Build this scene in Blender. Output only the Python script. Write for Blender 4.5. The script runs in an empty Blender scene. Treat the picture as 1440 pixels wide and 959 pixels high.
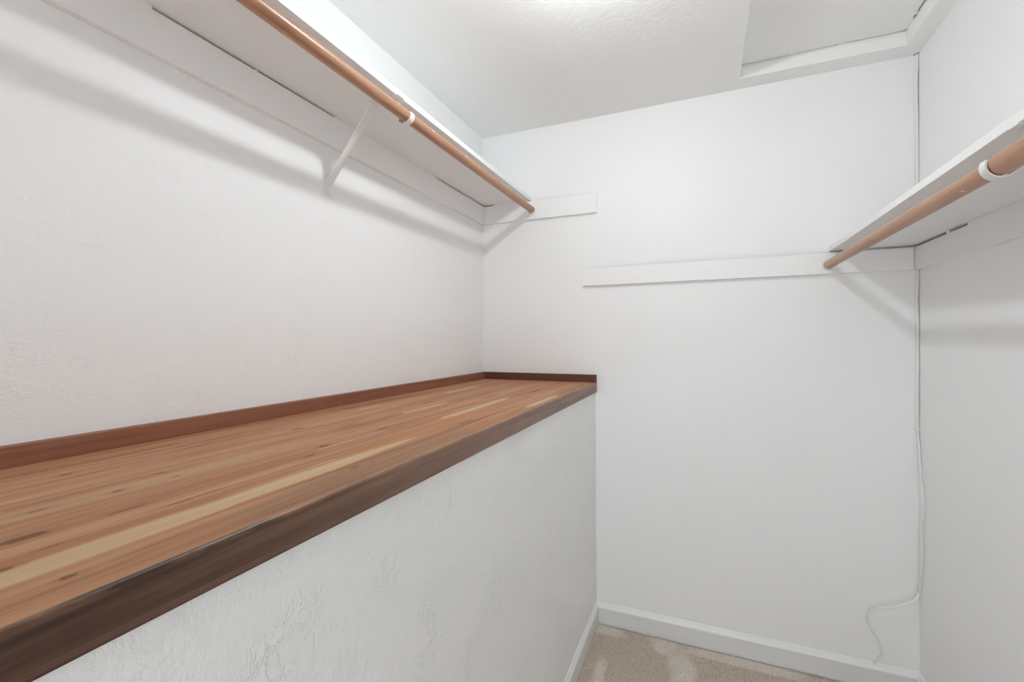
import bpy, bmesh, math, random
from mathutils import Matrix, Vector
import numpy as np

S = bpy.context.scene
COL = S.collection
random.seed(7)

# ------------------------------------------------------------------ camera
# solved from the straight edges of the photograph (1440 x 959)
F_PX, YAW, PITCH, ROLL, CY, ZCAM = 639.55, 22.769, -0.073, -0.2345, 476.77, 1.3744
yaw, pit, rol = map(math.radians, (YAW, PITCH, ROLL))
fw = Vector((-math.sin(yaw) * math.cos(pit), math.cos(yaw) * math.cos(pit), math.sin(pit)))
rt = Vector((math.cos(yaw), math.sin(yaw), 0))
up = rt.cross(fw)
r2 = rt * math.cos(rol) + up * math.sin(rol)
u2 = -rt * math.sin(rol) + up * math.cos(rol)
cam_d = bpy.data.cameras.new('camera')
cam = bpy.data.objects.new('camera', cam_d)
COL.objects.link(cam)
M = Matrix((r2, u2, -fw)).transposed().to_4x4()
M.translation = Vector((0, 0, ZCAM))
cam.matrix_world = M
cam_d.sensor_width = 36
cam_d.lens = F_PX * 36 / 1440
cam_d.shift_y = -(479.5 - CY) / 1440
cam_d.clip_start = 0.01
S.camera = cam

# ------------------------------------------------------------------ light and exposure
W = bpy.data.worlds.new('doorway_fill')
S.world = W
W.use_nodes = True
W.node_tree.nodes['Background'].inputs[0].default_value = (0.915, 0.985, 1.045, 1)
WORLD_STRENGTH = 2.0          # fill light, added through an unseen doorway behind the camera
W.node_tree.nodes['Background'].inputs[1].default_value = WORLD_STRENGTH
BULB_STRENGTH = 232.0           # the bare ceiling bulb, just above the frame
BULB_POS = (-0.257, 1.12, 2.367)
vs = S.view_settings
vs.view_transform = 'Standard'
vs.look = 'None'
vs.gamma = 1
vs.use_curve_mapping = False
vs.exposure = 1.10
S.cycles.max_bounces = 14
S.cycles.diffuse_bounces = 9

# ------------------------------------------------------------------ room dimensions (metres)
YB, YF = 2.18, -1.60           # back wall, wall behind the camera
XL, XR = -1.0814, 0.7526       # left and right wall
ZC = 2.44                      # ceiling
XH = -0.478                    # face of the half wall that carries the counter
XC = -0.4721                   # front face of the counter edge strip
ZT, ZE = 1.162, 1.114          # counter top, underside of the edge strip
ZSL = 2.075                    # underside of the left shelf
ZSR = 1.718                    # underside of the right shelf
XSL, XSR = -0.8075, 0.4694     # shelf front edges
FLOOR = 0.0

# ------------------------------------------------------------------ node helpers
class NT:
    def __init__(self, name):
        self.m = bpy.data.materials.new(name)
        self.m.use_nodes = True
        self.t = self.m.node_tree
        self.b = self.t.nodes['Principled BSDF']
    def n(self, kind, **kw):
        nd = self.t.nodes.new(kind)
        for k, v in kw.items():
            setattr(nd, k, v)
        return nd
    def l(self, a, b):
        self.t.links.new(a, b)
    def put(self, sock, v):
        if isinstance(v, bpy.types.NodeSocket):
            self.l(v, sock)
        else:
            sock.default_value = v
    def math(self, op, a, b=0.0, c=0.0, clamp=False):
        nd = self.n('ShaderNodeMath', operation=op, use_clamp=clamp)
        for i, v in enumerate((a, b, c)):
            self.put(nd.inputs[i], v)
        return nd.outputs[0]
    def coords(self, scale=(1, 1, 1), off=None):
        tc = self.n('ShaderNodeTexCoord')
        mp = self.n('ShaderNodeMapping')
        mp.inputs['Scale'].default_value = scale
        self.l(tc.outputs['Object'], mp.inputs['Vector'])
        if off is not None:
            self.l(off, mp.inputs['Location'])
        return mp.outputs[0]
    def noise(self, vec, scale, detail=4, rough=0.55, dist=0.0):
        nd = self.n('ShaderNodeTexNoise')
        self.l(vec, nd.inputs['Vector'])
        nd.inputs['Scale'].default_value = scale
        nd.inputs['Detail'].default_value = detail
        nd.inputs['Roughness'].default_value = rough
        nd.inputs['Distortion'].default_value = dist
        return nd.outputs['Fac']
    def ramp(self, fac, stops):
        nd = self.n('ShaderNodeValToRGB')
        cr = nd.color_ramp
        while len(cr.elements) < len(stops):
            cr.elements.new(0.5)
        for e, (p, c) in zip(cr.elements, stops):
            e.position = p
            e.color = (*c, 1) if len(c) == 3 else c
        self.l(fac, nd.inputs[0])
        return nd.outputs[0]
    def mix(self, fac, a, b, mode='MIX'):
        nd = self.n('ShaderNodeMix', data_type='RGBA', blend_type=mode)
        self.put(nd.inputs[0], fac)
        self.put(nd.inputs[6], (*a, 1) if isinstance(a, tuple) else a)
        self.put(nd.inputs[7], (*b, 1) if isinstance(b, tuple) else b)
        return nd.outputs[2]
    def bump(self, height, strength=0.3, dist=0.002, prev=None):
        nd = self.n('ShaderNodeBump')
        nd.inputs['Strength'].default_value = strength
        nd.inputs['Distance'].default_value = dist
        self.l(height, nd.inputs['Height'])
        if prev is not None:
            self.l(prev, nd.inputs['Normal'])
        return nd.outputs[0]

def paint(name, col=(0.82, 0.82, 0.815), rough=0.55, kind='smooth', var=0.012):
    t = NT(name)
    v = t.coords()
    big = t.noise(v, 2.2, 3)
    t.l(t.mix(big, tuple(c * (1 - var) for c in col), tuple(min(1, c * (1 + var)) for c in col)), t.b.inputs['Base Color'])
    t.b.inputs['Roughness'].default_value = rough
    t.b.inputs['Specular IOR Level'].default_value = 0.35
    nrm = None
    if kind == 'trowel':                 # hand-trowelled plaster: broad flats, short lifted ridges
        nrm = t.bump(t.noise(v, 7, 3, 0.5, 0.3), 0.5, 0.008)
        vv = t.coords((0.6, 0.6, 1.5))
        gate = t.math('MULTIPLY', t.math('SUBTRACT', t.noise(v, 5.0, 2), 0.52), 7.0, clamp=True)
        rid = t.math('SUBTRACT', 1.0, t.math('MULTIPLY', t.math('ABSOLUTE', t.math('SUBTRACT', t.noise(vv, 24, 4, 0.6, 0.5), 0.5)), 26.0, clamp=True))
        nrm = t.bump(t.math('MULTIPLY', rid, gate), 0.45, 0.0011, nrm)
        nrm = t.bump(t.noise(v, 45, 4, 0.6), 0.3, 0.002, nrm)
    elif kind == 'streaky':              # brushed-out plaster: vertical drags, lumps and small pits
        vv = t.coords((1, 1, 0.14))
        nrm = t.bump(t.noise(vv, 60, 4, 0.6, 0.2), 0.6, 0.003)
        nrm = t.bump(t.noise(v, 30, 6, 0.7, 0.3), 0.8, 0.005, nrm)
        gate = t.math('MULTIPLY', t.math('SUBTRACT', t.noise(v, 6.0, 2), 0.50), 8.0, clamp=True)
        v3 = t.coords((1, 1, 0.6))
        rid = t.math('SUBTRACT', 1.0, t.math('MULTIPLY', t.math('ABSOLUTE', t.math('SUBTRACT', t.noise(v3, 40, 4, 0.65, 0.3), 0.5)), 22.0, clamp=True))
        nrm = t.bump(t.math('MULTIPLY', rid, gate), 0.8, 0.0014, nrm)
    elif kind == 'peel':                 # sprayed orange-peel ceiling
        nrm = t.bump(t.noise(v, 60, 3, 0.5), 0.4, 0.0022)
    elif kind == 'roller':
        nrm = t.bump(t.noise(v, 14, 3, 0.5), 0.12, 0.004)
        nrm = t.bump(t.noise(v, 160, 2, 0.5), 0.10, 0.0012, nrm)
    elif kind == 'brushed':
        nrm = t.bump(t.noise(v, 90, 3, 0.5), 0.10, 0.0012)
    if nrm is not None:
        t.l(nrm, t.b.inputs['Normal'])
    return t.m

def plain(name, col, rough=0.5, metal=0.0):
    t = NT(name)
    v = t.coords()
    f = t.noise(v, 40, 3)
    t.l(t.mix(f, tuple(c * 0.94 for c in col), tuple(min(1, c * 1.06) for c in col)), t.b.inputs['Base Color'])
    t.b.inputs['Roughness'].default_value = rough
    t.b.inputs['Metallic'].default_value = metal
    return t.m

def spot(t, x, y, xc, yc, wx, wy, sharp=5.0):
    """elongated patch of figure in the wood, in board coordinates"""
    a = t.math('DIVIDE', t.math('SUBTRACT', x, xc), wx)
    b = t.math('DIVIDE', t.math('SUBTRACT', y, yc), wy)
    a2 = t.math('MULTIPLY', a, a)
    b2 = t.math('MULTIPLY', b, b)
    m = t.math('SUBTRACT', 1.0, t.math('ADD', a2, t.math('MULTIPLY', b2, b2)))
    return t.math('MULTIPLY', m, sharp, clamp=True)

def cedar(name):
    t = NT(name)
    oi = t.n('ShaderNodeObjectInfo')
    comb = t.n('ShaderNodeCombineXYZ')
    t.l(t.math('MULTIPLY', oi.outputs['Random'], 13.0), comb.inputs[1])
    t.l(t.math('MULTIPLY', oi.outputs['Random'], 3.7), comb.inputs[0])
    tc = t.n('ShaderNodeTexCoord')
    sep = t.n('ShaderNodeSeparateXYZ')
    t.l(tc.outputs['Object'], sep.inputs[0])
    wob = t.noise(t.coords((3, 1, 1)), 2.2, 3)
    x = t.math('ADD', sep.outputs[0], t.math('MULTIPLY', t.math('SUBTRACT', wob, 0.5), 0.016))
    fine = t.noise(t.coords((170, 4.0, 170), comb.outputs[0]), 1.0, 5, 0.65)
    x = t.math('ADD', x, t.math('MULTIPLY', t.math('SUBTRACT', fine, 0.5), 0.009))
    kn = t.noise(t.coords((55, 16, 55)), 1.0, 3, 0.6)
    kx = t.math('ADD', x, t.math('MULTIPLY', t.math('SUBTRACT', kn, 0.5), 0.013))
    y = t.math('ADD', sep.outputs[1], t.math('MULTIPLY', t.math('SUBTRACT', kn, 0.5), 0.03))
    band = t.noise(t.coords((19, 0.8, 19), comb.outputs[0]), 1.0, 4, 0.62, 0.8)
    mid = t.noise(t.coords((60, 1.9, 60), comb.outputs[0]), 1.0, 5, 0.6, 0.7)
    base = t.ramp(band, [(0.30, (0.33, 0.155, 0.082)), (0.43, (0.45, 0.235, 0.132)), (0.55, (0.50, 0.275, 0.155)), (0.70, (0.56, 0.345, 0.195))])
    streak = t.ramp(mid, [(0.28, (0.56, 0.47, 0.41)), (0.44, (0.92, 0.89, 0.87)), (0.55, (1, 1, 1)), (0.72, (1.10, 1.12, 1.12))])
    c = t.mix(0.85, base, streak, 'MULTIPLY')
    c = t.mix(0.6, c, t.ramp(fine, [(0.3, (0.70, 0.65, 0.61)), (0.58, (1, 1, 1))]), 'MULTIPLY')
    c = t.mix(0.9, c, oi.outputs['Color'], 'MULTIPLY')
    # pale sapwood along some board edges
    saps = [(-0.572, -0.10, 0.0215, 0.95, 4), (-0.643, 1.27, 0.016, 0.24, 3), (-0.786, 1.19, 0.010, 0.13, 3),
            (-0.499, 1.47, 0.013, 0.17, 4), (-0.930, 1.67, 0.014, 0.15, 3), (-0.955, 1.13, 0.008, 0.05, 3),
            (-0.884, 0.33, 0.005, 0.14, 2), (-0.945, 0.47, 0.008, 0.16, 2), (-0.682, 0.76, 0.007, 0.11, 2.5),
            (-0.60, 0.52, 0.006, 0.11, 2), (-0.89, 0.95, 0.008, 0.3, 2), (-0.76, 0.50, 0.030, 0.34, 1)]
    sapc = t.mix(mid, (0.50, 0.335, 0.19), (0.66, 0.49, 0.30))
    sapc = t.mix(0.5, sapc, t.ramp(fine, [(0.3, (0.78, 0.74, 0.70)), (0.58, (1, 1, 1))]), 'MULTIPLY')
    for (xc, yc, wx, wy, sh) in saps:
        m = spot(t, x, y, xc, yc, wx, wy, sh)
        c = t.mix(t.math('MULTIPLY', m, 0.9 if sh > 2.6 else 0.45), c, sapc)
    # orange heartwood flare
    c = t.mix(t.math('MULTIPLY', spot(t, x, y, -0.60, 0.93, 0.030, 0.32, 2), 0.38), c, (0.47, 0.20, 0.07))
    c = t.mix(t.math('MULTIPLY', spot(t, x, y, -0.606, 0.30, 0.012, 0.30, 2), 0.5), c, (0.36, 0.14, 0.05))
    # grey brown board along the edge
    c = t.mix(t.math('MULTIPLY', spot(t, x, y, -0.51, 0.66, 0.032, 0.32, 2), 0.45), c, (0.27, 0.165, 0.10))
    # knots and dark flecks
    knots = [(-0.672, 0.247, .012, .022), (-0.664, 0.34, .006, .030), (-0.929, .391, .008, .012), (-.761, .373, .006, .010),
             (-.765, .294, .006, .012), (-.662, .616, .007, .018), (-.697, .689, .008, .012), (-.701, .872, .008, .022),
             (-.532, .594, .005, .010), (-.523, .225, .005, .008), (-.618, .246, .004, .016), (-.597, .203, .008, .010),
             (-.62, 1.726, .010, .06), (-.995, .577, .006, .014), (-.799, .448, .005, .008), (-.757, .449, .004, .006),
             (-.949, .765, .005, .02), (-.807, .878, .007, .03), (-.886, .799, .006, .018), (-.56, 1.02, .008, .05),
             (-.632, .40, .003, .05), (-.85, 1.3, .008, .04), (-.72, 1.5, .007, .05), (-1.0, 1.1, .008, .03)]
    for k, (xc, yc, wx, wy) in enumerate(knots):
        halo = spot(t, kx, y, xc, yc, wx * 1.7, wy * 2.2, 0.8)
        c = t.mix(t.math('MULTIPLY', halo, 0.35), c, (0.30, 0.125, 0.058))
        m = spot(t, kx, y, xc, yc, wx * 0.85, wy * 0.9, 1.3)
        c = t.mix(t.math('MULTIPLY', m, (0.75, 0.5, 0.6)[k % 3]), c, (0.11, 0.052, 0.028))
    t.l(c, t.b.inputs['Base Color'])
    t.b.inputs['Roughness'].default_value = 0.6
    t.b.inputs['Specular IOR Level'].default_value = 0.2
    t.l(t.bump(fine, 0.12, 0.001), t.b.inputs['Normal'])
    return t.m

def stained(name, dark, light, rough, scale, worn=True, spec=0.3):
    """stained hardwood trim, grain along the axis with the smallest scale"""
    t = NT(name)
    g = t.noise(t.coords(scale), 1.0, 5, 0.6, 0.4)
    fine = t.noise(t.coords(tuple(s * 4 for s in scale)), 1.0, 3, 0.6)
    c = t.mix(g, dark, light)
    c = t.mix(0.5, c, t.ramp(fine, [(0.3, (0.66, 0.62, 0.6)), (0.6, (1, 1, 1))]), 'MULTIPLY')
    if worn:
        w = t.noise(t.coords((1, 1, 1)), 6.0, 5, 0.65)
        c = t.mix(t.math('MULTIPLY', t.math('SUBTRACT', w, 0.55), 2.2, clamp=True), c, tuple(0.6 * a + 0.4 * b for a, b in zip(light, (0.35, 0.24, 0.17))))
    t.l(c, t.b.inputs['Base Color'])
    t.b.inputs['Roughness'].default_value = rough
    t.b.inputs['Specular IOR Level'].default_value = spec
    t.l(t.bump(fine, 0.15, 0.0008), t.b.inputs['Normal'])
    return t.m

def edge_strip_mat(name):
    t = NT(name)
    g = t.noise(t.coords((50, 1.6, 50)), 1.0, 5, 0.6, 0.6)
    fine = t.noise(t.coords((260, 9, 260)), 1.0, 4, 0.6)
    c = t.ramp(g, [(0.30, (0.13, 0.064, 0.040)), (0.5, (0.22, 0.117, 0.075)), (0.72, (0.30, 0.175, 0.118))])
    tcs = t.n('ShaderNodeTexCoord')
    sps = t.n('ShaderNodeSeparateXYZ')
    t.l(tcs.outputs['Object'], sps.inputs[0])
    # darker brown towards the near end of the strip
    ys = t.math('ADD', sps.outputs[1], t.math('MULTIPLY', t.math('SUBTRACT', g, 0.5), 0.5))
    near_tone = t.ramp(g, [(0.30, (0.026, 0.012, 0.006)), (0.5, (0.056, 0.023, 0.011)), (0.72, (0.105, 0.042, 0.022))])
    c = t.mix(t.math('MULTIPLY', t.math('SUBTRACT', 0.70, ys), 2.0, clamp=True), c, near_tone)
    c = t.mix(0.5, c, t.ramp(fine, [(0.3, (0.62, 0.6, 0.58)), (0.62, (1, 1, 1))]), 'MULTIPLY')
    # finish rubbed off along the arris
    geo = t.n('ShaderNodeTexCoord')
    sep = t.n('ShaderNodeSeparateXYZ')
    t.l(geo.outputs['Object'], sep.inputs[0])
    edge = t.math('MULTIPLY', t.math('SUBTRACT', sep.outputs[2], ZT - 0.0075), 1 / 0.006, clamp=True)
    w = t.noise(t.coords((40, 9, 40)), 1.0, 4, 0.6)
    m = t.math('MULTIPLY', edge, t.math('MULTIPLY', t.math('SUBTRACT', w, 0.40), 5.0, clamp=True), clamp=True)
    c = t.mix(t.math('MULTIPLY', m, 0.7), c, (0.36, 0.19, 0.10))
    t.l(c, t.b.inputs['Base Color'])
    t.b.inputs['Roughness'].default_value = 0.38
    t.b.inputs['Specular IOR Level'].default_value = 0.5
    t.l(t.bump(fine, 0.15, 0.0008), t.b.inputs['Normal'])
    return t.m

def rod_mat(name, chips):
    t = NT(name)
    g = t.noise(t.coords((55, 2.2, 55)), 1.0, 5, 0.6, 0.4)
    c = t.ramp(g, [(0.28, (0.31, 0.145, 0.076)), (0.5, (0.45, 0.235, 0.138)), (0.75, (0.54, 0.315, 0.20))])
    fine = t.noise(t.coords((220, 8, 220)), 1.0, 3, 0.6)
    c = t.mix(0.35, c, t.ramp(fine, [(0.3, (0.75, 0.7, 0.66)), (0.6, (1, 1, 1))]), 'MULTIPLY')
    geo = t.n('ShaderNodeTexCoord')
    sep = t.n('ShaderNodeSeparateXYZ')
    t.l(geo.outputs['Object'], sep.inputs[0])
    for (yc, zc, wy, wz) in chips:      # small bare chips in the finish
        m = spot(t, sep.outputs[1], sep.outputs[2], yc, zc, wy, wz, 3)
        c = t.mix(t.math('MULTIPLY', m, 0.8), c, (0.72, 0.60, 0.44))
    t.l(c, t.b.inputs['Base Color'])
    t.b.inputs['Roughness'].default_value = 0.33
    t.b.inputs['Specular IOR Level'].default_value = 0.5
    return t.m

def carpet_mat(name):
    t = NT(name)
    tc = t.n('ShaderNodeTexCoord')
    sep = t.n('ShaderNodeSeparateXYZ')
    t.l(tc.outputs['Object'], sep.inputs[0])
    n = t.noise(t.coords(), 9, 4, 0.6)
    f = t.noise(t.coords(), 190, 4, 0.7)
    wx = t.math('ADD', sep.outputs[0], t.math('MULTIPLY', t.math('SUBTRACT', n, 0.5), 0.10))
    wy = t.math('ADD', sep.outputs[1], t.math('MULTIPLY', t.math('SUBTRACT', f, 0.5), 0.03))
    c = t.ramp(f, [(0.32, (0.42, 0.345, 0.275)), (0.5, (0.64, 0.545, 0.455)), (0.68, (0.78, 0.68, 0.58))])
    # pale lanes: sheen of the leaning nap, painted into the colour
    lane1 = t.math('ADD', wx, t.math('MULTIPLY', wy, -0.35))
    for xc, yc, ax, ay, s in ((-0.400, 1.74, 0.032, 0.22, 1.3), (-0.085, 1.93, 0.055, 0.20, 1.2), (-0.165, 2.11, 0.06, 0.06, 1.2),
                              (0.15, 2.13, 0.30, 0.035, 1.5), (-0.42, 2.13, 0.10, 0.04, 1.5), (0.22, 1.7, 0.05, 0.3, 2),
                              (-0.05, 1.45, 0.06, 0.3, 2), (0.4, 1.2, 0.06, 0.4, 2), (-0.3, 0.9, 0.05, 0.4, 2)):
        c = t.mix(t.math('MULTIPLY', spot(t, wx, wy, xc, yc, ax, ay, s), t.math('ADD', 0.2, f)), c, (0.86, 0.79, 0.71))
    t.l(c, t.b.inputs['Base Color'])
    t.b.inputs['Roughness'].default_value = 0.95
    t.b.inputs['Specular IOR Level'].default_value = 0.1
    return t.m

WHITE = (0.875, 0.875, 0.872)
MT = dict(
    wall=paint('white_wall_paint', WHITE, 0.5, 'roller'),
    trowel=paint('white_trowelled_plaster', WHITE, 0.5, 'trowel'),
    streaky=paint('white_rough_plaster', WHITE, 0.45, 'streaky'),
    ceil=paint('white_sprayed_ceiling', (0.875, 0.875, 0.86), 0.7, 'peel'),
    hatch=paint('white_hatch_paint', (0.855, 0.855, 0.84), 0.6, 'brushed'),
    gloss=paint('white_semigloss_paint', (0.86, 0.86, 0.855), 0.35, 'brushed'),
    shelf=paint('white_shelf_paint', (0.875, 0.875, 0.87), 0.45, 'brushed'),
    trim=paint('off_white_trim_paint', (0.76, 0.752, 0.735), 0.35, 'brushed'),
    gap_shade=plain('gap_shade_brown', (0.16, 0.10, 0.06), 0.85),
    metal=paint('white_enamel', (0.82, 0.815, 0.80), 0.35, 'smooth'),
    socket=paint('white_plastic', (0.84, 0.84, 0.83), 0.35, 'smooth'),
    cable=paint('white_cable_jacket', (0.84, 0.84, 0.82), 0.4, 'smooth'),
    steel=plain('grey_steel', (0.42, 0.41, 0.39), 0.45, 0.6),
    dark=plain('dark_subfloor', (0.05, 0.042, 0.036), 0.9),
    cedar=cedar('cedar_boards'),
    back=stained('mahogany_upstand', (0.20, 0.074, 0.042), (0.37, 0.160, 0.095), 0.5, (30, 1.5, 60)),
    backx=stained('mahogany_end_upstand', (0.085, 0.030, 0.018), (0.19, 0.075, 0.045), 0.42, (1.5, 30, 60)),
    edge=edge_strip_mat('dark_edge_strip'),
    rod_l=rod_mat('rod_wood_left', ((1.225, 2.030, .006, .006), (1.44, 2.030, .007, .007))),
    rod_r=rod_mat('rod_wood_right', ((1.12, 1.648, .0035, .0016),)),
    carpet=carpet_mat('beige_carpet'),
    porcelain=paint('porcelain', (0.85, 0.85, 0.83), 0.2, 'smooth'),
)
bt = NT('lit_frosted_bulb')
bt.b.inputs['Base Color'].default_value = (0.9, 0.9, 0.88, 1)
bt.b.inputs['Emission Color'].default_value = (0.92, 0.985, 1.03, 1)
bt.b.inputs['Emission Strength'].default_value = BULB_STRENGTH
MT['bulb'] = bt.m

# ------------------------------------------------------------------ mesh helpers
def bx(bm, x0, x1, y0, y1, z0, z1):
    v = [bm.verts.new((x, y, z)) for x in (x0, x1) for y in (y0, y1) for z in (z0, z1)]
    for f in ((0, 1, 3, 2), (4, 6, 7, 5), (0, 4, 5, 1), (2, 3, 7, 6), (0, 2, 6, 4), (1, 5, 7, 3)):
        bm.faces.new([v[i] for i in f])

def link(name, bm, mat, parent=None, bevel=0.0, seg=2, smooth=False):
    bmesh.ops.recalc_face_normals(bm, faces=bm.faces)
    if bevel:
        bmesh.ops.bevel(bm, geom=[e for e in bm.edges], offset=bevel, segments=seg, profile=0.5, affect='EDGES')
    me = bpy.data.meshes.new(name)
    bm.to_mesh(me)
    bm.free()
    if smooth:
        me.polygons.foreach_set('use_smooth', [True] * len(me.polygons))
    o = bpy.data.objects.new(name, me)
    COL.objects.link(o)
    if mat:
        me.materials.append(mat)
    if parent:
        o.parent = parent
        o.matrix_parent_inverse = Matrix.Translation(parent.location).inverted()
    return o

def box(name, b, mat, parent=None, bevel=0.0, seg=2):
    bm = bmesh.new()
    bx(bm, *b)
    return link(name, bm, mat, parent, bevel, seg)

def prism(bm, poly, axis, a, b):
    """extrude a closed 2-D outline along an axis from a to b"""
    def P(p, t):
        if axis == 'x': return (t, p[0], p[1])
        if axis == 'y': return (p[0], t, p[1])
        return (p[0], p[1], t)
    A = [bm.verts.new(P(p, a)) for p in poly]
    B = [bm.verts.new(P(p, b)) for p in poly]
    n = len(poly)
    bm.faces.new(A)
    bm.faces.new(B[::-1])
    for i in range(n):
        bm.faces.new((A[i], A[(i + 1) % n], B[(i + 1) % n], B[i]))

def cyl(bm, p, q, r, n=24, caps=True, r1=None):
    p, q = Vector(p), Vector(q)
    d = (q - p).normalized()
    a = d.orthogonal().normalized()
    b = d.cross(a)
    r1 = r if r1 is None else r1
    A = [bm.verts.new(p + (a * math.cos(t) + b * math.sin(t)) * r) for t in [2 * math.pi * i / n for i in range(n)]]
    B = [bm.verts.new(q + (a * math.cos(t) + b * math.sin(t)) * r1) for t in [2 * math.pi * i / n for i in range(n)]]
    for i in range(n):
        bm.faces.new((A[i], A[(i + 1) % n], B[(i + 1) % n], B[i]))
    if caps:
        bm.faces.new(A[::-1])
        bm.faces.new(B)

def lathe(bm, prof, centre, n=32):
    """profile [(r, z)] turned about the vertical through centre"""
    cx, cy, cz = centre
    rings = []
    for r, z in prof:
        if r < 1e-6:
            rings.append([bm.verts.new((cx, cy, cz + z))])
        else:
            rings.append([bm.verts.new((cx + r * math.cos(2 * math.pi * i / n), cy + r * math.sin(2 * math.pi * i / n), cz + z)) for i in range(n)])
    for A, B in zip(rings, rings[1:]):
        for i in range(n):
            j = (i + 1) % n
            if len(A) == 1 and len(B) == 1: continue
            if len(A) == 1: bm.faces.new((A[0], B[i], B[j]))
            elif len(B) == 1: bm.faces.new((A[i], A[j], B[0]))
            else: bm.faces.new((A[i], A[j], B[j], B[i]))

def smooth_path(pts, sub=8):
    P = [Vector(p) for p in pts]
    out = []
    for i in range(len(P) - 1):
        p0, p1, p2, p3 = P[max(i - 1, 0)], P[i], P[i + 1], P[min(i + 2, len(P) - 1)]
        for k in range(sub):
            t = k / sub
            out.append(0.5 * ((2 * p1) + (p2 - p0) * t + (2 * p0 - 5 * p1 + 4 * p2 - p3) * t * t + (3 * p1 - p0 - 3 * p2 + p3) * t ** 3))
    out.append(P[-1])
    return out

def tube(bm, pts, r, n=10):
    rings = []
    prev = None
    for i, p in enumerate(pts):
        d = (pts[min(i + 1, len(pts) - 1)] - pts[max(i - 1, 0)]).normalized()
        a = d.orthogonal().normalized() if prev is None else (prev - d * prev.dot(d)).normalized()
        prev = a
        b = d.cross(a)
        rr = r(i / (len(pts) - 1)) if callable(r) else r
        rings.append([bm.verts.new(p + (a * math.cos(2 * math.pi * k / n) + b * math.sin(2 * math.pi * k / n)) * rr) for k in range(n)])
    for A, B in zip(rings, rings[1:]):
        for k in range(n):
            bm.faces.new((A[k], A[(k + 1) % n], B[(k + 1) % n], B[k]))
    bm.faces.new(rings[0][::-1])
    bm.faces.new(rings[-1])

def empty(name, loc, label=None, cat=None, group=None):
    o = bpy.data.objects.new(name, None)
    o.empty_display_size = 0.05
    COL.objects.link(o)
    o.location = loc
    if label: tag(o, label, cat, group)
    return o

def tag(o, label, cat, group=None):
    o['label'] = label
    o['category'] = cat
    if group: o['group'] = group
    return o

def struct(o, label, cat):
    o['kind'] = 'structure'
    return tag(o, label, cat)

# ------------------------------------------------------------------ the room
T = 0.11
HX0, HX1, HY0, HY1 = 0.145, 0.688, 1.33, 2.09       # attic hatch opening in the ceiling
ZP = 2.490                                          # underside of the hatch panel

o = struct(box('wall_left', (XL - T, XL, YF - T, YB + T, -0.05, 2.62), MT['trowel']), 'white hand-trowelled plaster wall behind the long wooden counter', 'wall')
o = struct(box('wall_back', (XL, XR, YB, YB + T, -0.05, 2.62), MT['wall']), 'smooth white end wall between the two clothes rods', 'wall')
o = struct(box('wall_right', (XR, XR + T, YF - T, YB + T, -0.05, 2.62), MT['wall']), 'smooth white wall carrying the lower shelf', 'wall')
# wall behind the camera with an unseen doorway, added to let fill light in
DX0, DX1, DZ = -0.40, 0.46, 2.05
bm = bmesh.new()
bx(bm, XL, DX0, YF - T, YF, -0.05, 2.62)
bx(bm, DX1, XR, YF - T, YF, -0.05, 2.62)
bx(bm, DX0, DX1, YF - T, YF, DZ, 2.62)
struct(link('wall_front', bm, MT['wall']), 'white wall opposite the end wall, with a doorway added for fill light', 'wall')
bm = bmesh.new()
for x0, x1, z1 in ((DX0 - 0.06, DX0 + 0.012, DZ + 0.06), (DX1 - 0.012, DX1 + 0.06, DZ + 0.06)):
    bx(bm, x0, x1, YF - 0.002, YF + 0.014, 0.012, z1)
bx(bm, DX0 + 0.012, DX1 - 0.012, YF - 0.002, YF + 0.014, DZ - 0.012, DZ + 0.06)
struct(link('trim_1', bm, MT['gloss']), 'white casing around the added doorway', 'trim')

# ceiling slab with a soft-edged opening for the hatch
bm = bmesh.new()
xs, ys = [XL, HX0, HX1, XR], [YF, HY0, HY1, YB]
grid = [[bm.verts.new((x, y, ZC)) for y in ys] for x in xs]
for i in range(3):
    for j in range(3):
        if (i, j) != (1, 1):
            bm.faces.new((grid[i][j], grid[i][j + 1], grid[i + 1][j + 1], grid[i + 1][j]))
ring = [grid[1][1], grid[2][1], grid[2][2], grid[1][2]]
top = [bm.verts.new((v.co.x, v.co.y, ZC + 0.12)) for v in ring]
for k in range(4):
    bm.faces.new((ring[k], ring[(k + 1) % 4], top[(k + 1) % 4], top[k]))
bm.faces.new(top)
bmesh.ops.recalc_face_normals(bm, faces=bm.faces)
rim = [e for e in bm.edges if e.verts[0] in ring and e.verts[1] in ring]
bmesh.ops.bevel(bm, geom=rim, offset=0.006, segments=3, profile=0.5, affect='EDGES')
ceil = link('ceiling', bm, MT['ceil'])
struct(ceil, 'white sprayed-texture ceiling with a recessed attic opening', 'ceiling')
box('slab', (XL - T, XR + T, YF - T, YB + T, ZC + 0.115, ZC + 0.18), MT['ceil'], ceil)

hatch = empty('attic_hatch', ((HX0 + HX1) / 2, (HY0 + HY1) / 2, ZP), 'white painted attic hatch panel recessed in the ceiling corner', 'hatch')
box('panel', (HX0 + 0.0005, HX1 - 0.0075, HY0 + 0.002, HY1 - 0.0085, ZP, ZP + 0.016), MT['hatch'], hatch, 0.0008, 1)
# paint bridging the gap here and there
for (x0, x1) in ((0.326, 0.334), (0.482, 0.500), (0.556, 0.562)):
    box('paint_bridge', (x0, x1, HY1 - 0.0095, HY1 + 0.0005, ZP + 0.0006, ZP + 0.010), MT['hatch'], hatch)
for (y0, y1) in ((2.02, 2.075), (1.985, 1.995), (1.60, 1.64)):
    box('paint_bridge', (HX1 - 0.0085, HX1 + 0.0005, y0, y1, ZP + 0.0006, ZP + 0.010), MT['hatch'], hatch)

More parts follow.
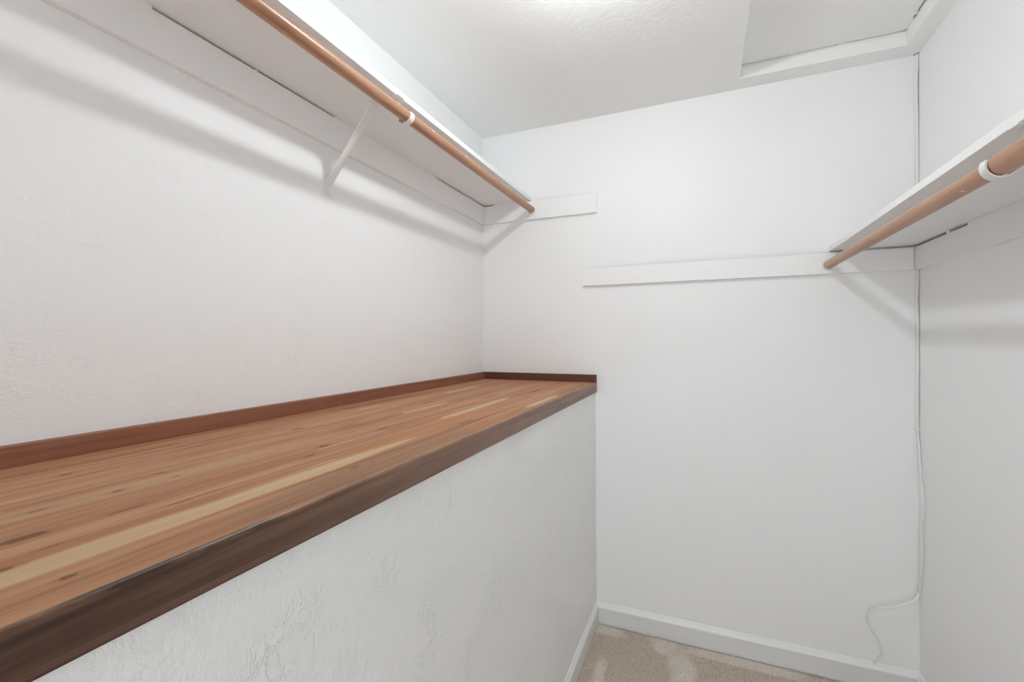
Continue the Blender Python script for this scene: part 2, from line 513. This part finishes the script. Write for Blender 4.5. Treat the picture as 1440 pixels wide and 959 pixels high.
# half wall under the counter
struct(box('wall_half', (XL, XH, YF, YB, -0.05, ZE), MT['streaky']), 'rough white plaster half wall below the wooden counter', 'wall')

# floor: subfloor with wall-to-wall carpet
CZ = 0.012
floor = box('floor', (XL, XR, YF - 0.8, YB, -0.05, 0.0), MT['dark'])
struct(floor, 'beige carpeted floor with pale nap sheen painted in lanes', 'floor')
YCE, XCE0, XCE1 = YB - 0.018, XH + 0.0135, XR - 0.0135
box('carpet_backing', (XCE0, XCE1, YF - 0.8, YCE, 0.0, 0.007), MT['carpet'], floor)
# cut pile: leaning three-sided tufts
rng = np.random.default_rng(3)
sp = 0.0062
gx, gy = np.meshgrid(np.arange(XCE0 + 0.002, XCE1, sp), np.arange(YF - 0.2, YCE - 0.001, sp), indexing='ij')
gx = gx.ravel() + rng.uniform(-.45, .45, gx.size) * sp
gy = gy.ravel() + rng.uniform(-.45, .45, gy.size) * sp
gy = np.minimum(gy, YCE)
n = gx.size
ang = rng.uniform(0, 2 * np.pi, n)
rad = rng.uniform(.0036, .0052, n)
hgt = rng.uniform(.0035, .0075, n) + 0.007
V = np.zeros((n, 4, 3), np.float32)
for k in range(3):
    V[:, k, 0] = gx + rad * np.cos(ang + k * 2.0944)
    V[:, k, 1] = gy + rad * np.sin(ang + k * 2.0944)
    V[:, k, 2] = 0.0055
V[:, 3, 0] = gx + rng.normal(0, .0022, n)
V[:, 3, 1] = np.minimum(gy + rng.normal(0, .0022, n), YCE + 0.004)
V[:, 3, 2] = hgt
V[..., 0] = np.clip(V[..., 0], XCE0 - 0.001, XCE1 + 0.001)
b4 = (np.arange(n) * 4)[:, None]
Fc = np.stack([b4 + np.array([[0, 1, 3]]), b4 + np.array([[1, 2, 3]]), b4 + np.array([[2, 0, 3]])], 1).reshape(-1, 3).astype(np.int32)
me = bpy.data.meshes.new('carpet_pile')
me.vertices.add(n * 4)
me.vertices.foreach_set('co', V.ravel())
me.loops.add(Fc.size)
me.loops.foreach_set('vertex_index', Fc.ravel())
me.polygons.add(len(Fc))
me.polygons.foreach_set('loop_start', np.arange(0, Fc.size, 3, dtype=np.int32))
me.update(calc_edges=True)
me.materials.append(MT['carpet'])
pile = bpy.data.objects.new('carpet_pile', me)
COL.objects.link(pile)
pile.parent = floor
pile['kind'] = 'stuff'

# baseboards: flat board with a stepped, bevelled cap
BB = [(-0.0005, 0.004), (0.0125, 0.004), (0.0125, 0.0835), (0.0120, 0.0850), (0.0080, 0.0930), (0.0068, 0.0945),
      (0.0022, 0.1060), (0.0012, 0.107), (-0.0005, 0.107)]
def baseboard(name, bm, label):
    o = link(name, bm, MT['trim'])
    o.data.materials.append(MT['gloss'])             # moulded cap, coloured lighter to paint in the light from above
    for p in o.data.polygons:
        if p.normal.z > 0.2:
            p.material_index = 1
    return struct(o, label, 'baseboard')
bm = bmesh.new()
prism(bm, [(YB - d, z) for d, z in BB], 'x', XH, XR)
baseboard('baseboard_back', bm, 'white baseboard with a stepped cap along the end wall')
bm = bmesh.new()
prism(bm, [(XH + d, z) for d, z in BB], 'y', YF, YB - 0.003)
baseboard('baseboard_left', bm, 'white baseboard at the foot of the rough half wall')
bm = bmesh.new()
prism(bm, [(XR - d, z) for d, z in BB], 'y', YF, YB - 0.003)
baseboard('baseboard_right', bm, 'white baseboard along the wall under the lower shelf')

# ------------------------------------------------------------------ the wooden counter
counter = empty('counter', ((XL + XC) / 2, 1.0, ZE), 'long reddish-brown cedar plank counter with dark upstands on the half wall', 'counter')
edges = [XL + 0.002, -0.970, -0.830, -0.690, -0.550, XH]
tints = [(1.0, 0.93, 0.90), (1.0, 0.96, 0.93), (0.97, 0.90, 0.86), (1.0, 0.95, 0.90), (0.93, 0.88, 0.84)]
for i in range(5):
    p = box('plank', (edges[i] + 0.0003, edges[i + 1] - 0.0003, YF + 0.001, YB - 0.001, ZT - 0.019, ZT + (0.0003, 0, 0.0004, 0.0001, 0)[i]), MT['cedar'], counter, 0.0005, 1)
    p.color = (*tints[i], 1)
box('core', (XL, XH, YF + 0.001, YB - 0.001, ZE, ZT - 0.019), MT['dark'], counter)
# edge strip, its arris worn uneven
bm = bmesh.new()
ny = 150
prev = None
for k in range(ny + 1):
    y = YF + (YB - 0.0005 - YF) * k / ny
    w = 0.0016 + 0.0012 * max(0.0, 1 - y / 0.9) * (0.5 + 0.5 * math.sin(19.0 * y + 1)) + random.uniform(0, 0.0004)
    prof = [(XH - 0.0002, ZE), (XC - 0.0008, ZE), (XC, ZE + 0.0008), (XC, ZT - w * 1.3), (XC - w * 0.35, ZT - w * 0.4), (XC - w * 1.1, ZT + 0.0002), (XH - 0.0002, ZT + 0.0002)]
    cur = [bm.verts.new((a, y, b)) for a, b in prof]
    if prev:
        for j in range(len(cur)):
            jj = (j + 1) % len(cur)
            bm.faces.new((prev[j], prev[jj], cur[jj], cur[j]))
    else:
        bm.faces.new(cur)
    prev = cur
bm.faces.new(prev[::-1])
e = link('edge_strip', bm, MT['edge'], counter)
e['label'] = 'dark brown hardwood edge strip with a worn arris'
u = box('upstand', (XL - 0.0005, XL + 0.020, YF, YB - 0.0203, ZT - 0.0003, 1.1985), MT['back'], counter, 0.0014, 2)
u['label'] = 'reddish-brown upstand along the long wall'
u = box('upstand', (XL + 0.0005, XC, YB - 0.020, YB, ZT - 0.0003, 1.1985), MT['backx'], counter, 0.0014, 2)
u['label'] = 'short dark upstand across the counter end'

# ------------------------------------------------------------------ shelf supports on the walls
TC = 0.017
def cleat(name, b, label, caulk=()):
    o = empty(name, ((b[0] + b[1]) / 2, (b[2] + b[3]) / 2, b[4]), label, 'shelf cleat')
    bd = box('board', b, MT['shelf'], o, 0.0010, 1)
    bd.data.materials.append(MT['gap_shade'])              # bare top edge, its dark brown painting shade into the gap
    for p in bd.data.polygons:
        if p.normal.z > 0.9:
            p.material_index = 1
    for c in caulk:
        box('caulk_bead', c, MT['shelf'], o)
    return o
GAP = 0.0042
zl = ZSL - GAP
cleat('shelf_cleat', (XL - 0.0005, XL + TC, YF, YB - 0.0005, 1.9775, zl), 'long white shelf cleat on the trowelled wall under the high shelf',
      [(XL, XL + TC - 0.0005, YF, 0.590, zl - 0.0005, ZSL + 0.0002), (XL, XL + TC - 0.0008, 0.83, 0.836, zl - 0.0005, ZSL + 0.0002),
       (XL, XL + TC - 0.0005, 1.105, 1.70, zl - 0.0005, ZSL + 0.0002)])
cleat('shelf_cleat', (XL + TC, -0.468, YB - TC, YB + 0.0005, 1.9775, zl), 'short white shelf cleat on the end wall at the high rod',
      [(XL + TC + 0.055, -0.815, YB - TC + 0.0008, YB, zl - 0.0005, ZSL + 0.0002)])
GR = 0.0070
zr = ZSR - GR
cleat('shelf_cleat', (-0.5351, XR - 0.0185, YB - TC, YB + 0.0005, 1.6274, zr), 'white shelf cleat on the end wall at the low rod')
cleat('shelf_cleat', (XR - TC, XR + 0.0005, YF, YB - 0.0145, 1.6274, zr), 'long white shelf cleat on the wall under the low shelf',
      [(XR - TC + 0.0006, XR, YF, 1.795, zr - 0.0005, ZSR + 0.0002), (XR - TC + 0.0006, XR, 1.905, 1.925, zr - 0.0005, ZSR + 0.0002)])

# ------------------------------------------------------------------ shelves
sl = box('wall_shelf', (XL, XSL, YF, YB - 0.0003, ZSL, ZSL + 0.019), MT['gloss'], None, 0.0012, 2)
tag(sl, 'high white painted board shelf above the wooden counter', 'shelf')
bm = bmesh.new()
nt = 0.0135                                         # corner cut away where the cable passes
prism(bm, [(XSR, YF), (XR, YF), (XR, YB - nt), (XR - nt, YB - nt), (XR - nt, YB - 0.0003), (XSR, YB - 0.0003)], 'z', ZSR, ZSR + 0.019)
sr = link('wall_shelf', bm, MT['gloss'], None, 0.0010, 2)
tag(sr, 'low white painted board shelf beside the white cable', 'shelf')

# ------------------------------------------------------------------ clothes rods
def socket(parent, x, z, y, r, wall=1):
    """open plastic cup that carries the rod end, screwed to the cleat"""
    bm = bmesh.new()
    n = 36
    prof = [(r + 0.0005, 0.013), (r + 0.0028, 0.013), (r + 0.0034, 0.006), (r + 0.0042, 0.0025), (r + 0.006, 0.001), (r + 0.006, -0.0003), (r + 0.0005, -0.0003)]
    rings = [[bm.verts.new((x + a * math.cos(2 * math.pi * i / n), y - h, z + a * math.sin(2 * math.pi * i / n))) for i in range(n)] for a, h in prof]
    for A, B in zip(rings, rings[1:] + rings[:1]):
        for i in range(n):
            bm.faces.new((A[i], A[(i + 1) % n], B[(i + 1) % n], B[i]))
    return link('socket', bm, MT['socket'], parent, smooth=False)

def rod(label, x, z, y0, y1, r, mat, sock_y=None):
    o = empty('closet_rod', (x, (y0 + y1) / 2, z), label, 'clothes rod')
    bm = bmesh.new()
    cyl(bm, (x, y0, z), (x, y1, z), r, 40)
    ee = [e for e in bm.edges if abs(e.verts[0].co.y - e.verts[1].co.y) < 1e-6]
    bmesh.ops.bevel(bm, geom=ee, offset=0.0015, segments=2, profile=0.5, affect='EDGES')
    d = link('dowel', bm, mat, o)
    for p in d.data.polygons:
        p.use_smooth = len(p.vertices) == 4
    if sock_y is not None:
        socket(o, x, z, sock_y, r)
    return o
RL = (-0.794, 2.0225)
RR = (0.461, 1.6620)
YCL = YB - TC
rod('long wooden clothes rod under the high shelf', *RL, YF, YCL - 0.001, 0.0165, MT['rod_l'], YCL)
rod('thin wooden clothes rod under the low shelf reaching the end wall', *RR, 1.018, YCL - 0.001, 0.0165, MT['rod_r'], YCL)
rod('thicker wooden clothes rod under the low shelf, cut off at the bracket', RR[0], RR[1] + 0.0008, YF, 1.012, 0.0195, MT['rod_r'])

# ------------------------------------------------------------------ shelf-and-rod brackets
def strip(bm, pts, y0, y1, th):
    """bent flat strip: centre line in the x-z plane, width y0..y1"""
    pts = [Vector((p[0], 0, p[1])) for p in pts]
    L, R = [], []
    for i, p in enumerate(pts):
        d = (pts[min(i + 1, len(pts) - 1)] - pts[max(i - 1, 0)]).normalized()
        nrm = Vector((-d.z, 0, d.x)) * th / 2
        L.append(p + nrm)
        R.append(p - nrm)
    loop = [(v.x, v.z) for v in L] + [(v.x, v.z) for v in R[::-1]]
    A = [bm.verts.new((x, y0, z)) for x, z in loop]
    B = [bm.verts.new((x, y1, z)) for x, z in loop]
    n, m = len(loop), len(pts)
    for i in range(n):
        bm.faces.new((A[i], A[(i + 1) % n], B[(i + 1) % n], B[i]))
    for i in range(m - 1):
        bm.faces.new((A[i], A[n - 1 - i], A[n - 2 - i], A[i + 1]))
        bm.faces.new((B[i], B[i + 1], B[n - 2 - i], B[n - 1 - i]))

def bracket(label, wall_x, sgn, shelf_z, rx, rz, rr, yc, hook_dy):
    """sgn = +1 when the shelf leaves the wall towards +x"""
    o = empty('shelf_bracket', (wall_x, yc, shelf_z - 0.25), label, 'bracket')
    w = 0.0132
    X = lambda d: wall_x + sgn * d
    # foot plate screwed to the wall below the cleat
    bm = bmesh.new()
    strip(bm, [(X(0.0008), shelf_z - 0.252), (X(0.0008), shelf_z - 0.212)], yc - w * 0.85, yc + w * 0.85, 0.0022)
    fp = link('wall_plate', bm, MT['metal'], o)
    for dz in (0.243,):
        bm = bmesh.new()
        cyl(bm, (X(0.0015), yc, shelf_z - dz), (X(0.0042), yc, shelf_z - dz), 0.0042, 14, r1=0.003)
        link('screw', bm, MT['metal'], fp)
    # diagonal strut, a shallow channel
    a, b = (X(0.0018), shelf_z - 0.222), (X(0.186), shelf_z - 0.004)
    bm = bmesh.new()
    strip(bm, [a, b], yc - w, yc + w, 0.0028)
    link('strut', bm, MT['metal'], o)
    # arm under the shelf to the hook
    bm = bmesh.new()
    strip(bm, [(X(0.176), shelf_z - 0.0014), (rx - sgn * 0.006, shelf_z - 0.0014)], yc - w, yc + w, 0.0028)
    link('arm', bm, MT['metal'], o)
    # hook: drops from the arm behind the rod, cradles it and curls up in front
    hr = rr + 0.0022
    pts = [(rx - sgn * 0.030, shelf_z - 0.003), (rx - sgn * 0.026, rz + 0.020)]
    for k in range(0, 19):
        t = math.radians(170 + k * (215 / 18))
        pts.append((rx + sgn * hr * math.cos(t), rz + hr * math.sin(t)))
    bm = bmesh.new()
    yh = yc + hook_dy
    strip(bm, pts, yh - 0.0095, yh + 0.0095, 0.0030)
    link('hook', bm, MT['metal'], o)
    if sgn < 0:
        return o
    # rivet under the hook
    bm = bmesh.new()
    px, pz = rx - sgn * hr * 0.55, rz - hr * 0.85
    cyl(bm, (px, yh - 0.019, pz), (px, yh - 0.008, pz), 0.0055, 16)
    link('rivet', bm, MT['steel'], o)
    return o
bracket('white metal shelf bracket holding the high rod', XL, 1, ZSL, RL[0], RL[1], 0.0165, 1.088, 0.019)
bracket('white metal shelf bracket holding the low rods', XR, -1, ZSR, RR[0], RR[1], 0.0195, 1.000, 0.023)

# ------------------------------------------------------------------ cable in the corner
cab = empty('cable', (0.74, 2.17, 0.1), 'white cable running down the corner from the ceiling hole to the baseboard', 'cable')
cx, cy_ = XR - 0.0055, YB - 0.0055
path = [(cx, cy_, ZC + 0.01), (cx, cy_, 2.40), (cx - 0.003, cy_, 2.33), (cx - 0.001, cy_, 2.20), (cx, cy_, 2.0), (cx, cy_, 1.76), (cx, cy_, 1.65),
        (cx - 0.001, cy_, 1.56), (cx - 0.003, cy_, 1.50), (cx - 0.001, cy_, 1.40), (cx, cy_, 1.28), (cx - 0.002, cy_, 1.14), (cx - 0.001, cy_, 1.035),
        (cx + 0.001, cy_ - 0.004, 0.97), (XR - 0.006, 2.150, 0.86), (XR - 0.008, 2.125, 0.755), (XR - 0.010, 2.133, 0.66), (XR - 0.007, 2.138, 0.565),
        (XR - 0.005, 2.155, 0.47), (0.7455, 2.166, 0.409), (0.724, 2.150, 0.385), (0.670, 2.130, 0.363), (0.624, 2.135, 0.344), (0.594, 2.152, 0.316),
        (0.586, 2.160, 0.286), (0.597, 2.168, 0.245), (0.621, 2.168, 0.207), (0.630, 2.158, 0.177), (0.632, 2.156, 0.156), (0.625, 2.164, 0.134), (0.609, 2.176, 0.1065)]
bm = bmesh.new()
tube(bm, smooth_path(path, 8), lambda t: 0.0052 - 0.0012 * min(1, max(0, (t - 0.3) / 0.12)), 10)
link('cord', bm, MT['cable'], cab, smooth=True)
def clip(x, y, z):
    bm = bmesh.new()
    bx(bm, x - 0.0075, x + 0.0052, y - 0.0055, y + 0.0060, z - 0.003, z + 0.003)
    link('clip', bm, MT['cable'], cab, 0.0008, 1)
clip(cx - 0.0005, cy_, 1.026)
clip(0.7445, 2.168, 0.408)
# ragged hole where it leaves the ceiling
bm = bmesh.new()
prof = [(0.0048, 0.0), (0.0095, -0.0006), (0.0075, 0.0004)]
pts = []
for i in range(18):
    t = 2 * math.pi * i / 18
    r = 0.0085 + 0.0015 * math.sin(3 * t) + random.uniform(-0.0006, 0.0006)
    pts.append((min(cx + r * math.cos(t), XR - 0.0002), min(cy_ + r * math.sin(t), YB - 0.0002)))
prism(bm, pts, 'z', ZC - 0.0008, ZC + 0.004)
link('hole', bm, MT['dark'], cab)

# ------------------------------------------------------------------ bare bulb on the ceiling (above the frame)
bxp, byp, bzp = BULB_POS
lamp = empty('ceiling_lamp', (bxp, byp, ZC), 'bare frosted bulb in a white porcelain ceiling lampholder, rim widened to shade the ceiling', 'lamp')
bm = bmesh.new()
lathe(bm, [(0.0, 0.0), (0.078, 0.0), (0.086, -0.010), (0.088, -0.028), (0.084, -0.031), (0.050, -0.026), (0.030, -0.027), (0.025, -0.036), (0.0, -0.036)], (bxp, byp, ZC), 40)  # wide dropped rim, shaped to block the bulb's light on the ceiling
link('lampholder', bm, MT['porcelain'], lamp, smooth=True)
r = 0.030
arc = [(r * math.cos(math.radians(a)), r * math.sin(math.radians(a))) for a in range(12, -91, -6)]
arc[-1] = (0.0, -r)
bm = bmesh.new()
lathe(bm, arc, (bxp, byp, bzp), 28)                   # frosted dome
link('dome', bm, MT['bulb'], lamp, smooth=True)
bm = bmesh.new()
lathe(bm, [(0.0125, ZC - 0.030 - bzp), (0.0135, 0.034), (0.020, 0.026), (0.0265, 0.016), (r * math.cos(math.radians(12)) + 0.0008, r * math.sin(math.radians(12)) - 0.0005), (0.0, 0.0055)], (bxp, byp, bzp), 28)  # opaque sleeve added to cut the bulb's sideways and upward light
link('shading_collar', bm, MT['porcelain'], lamp, smooth=True)
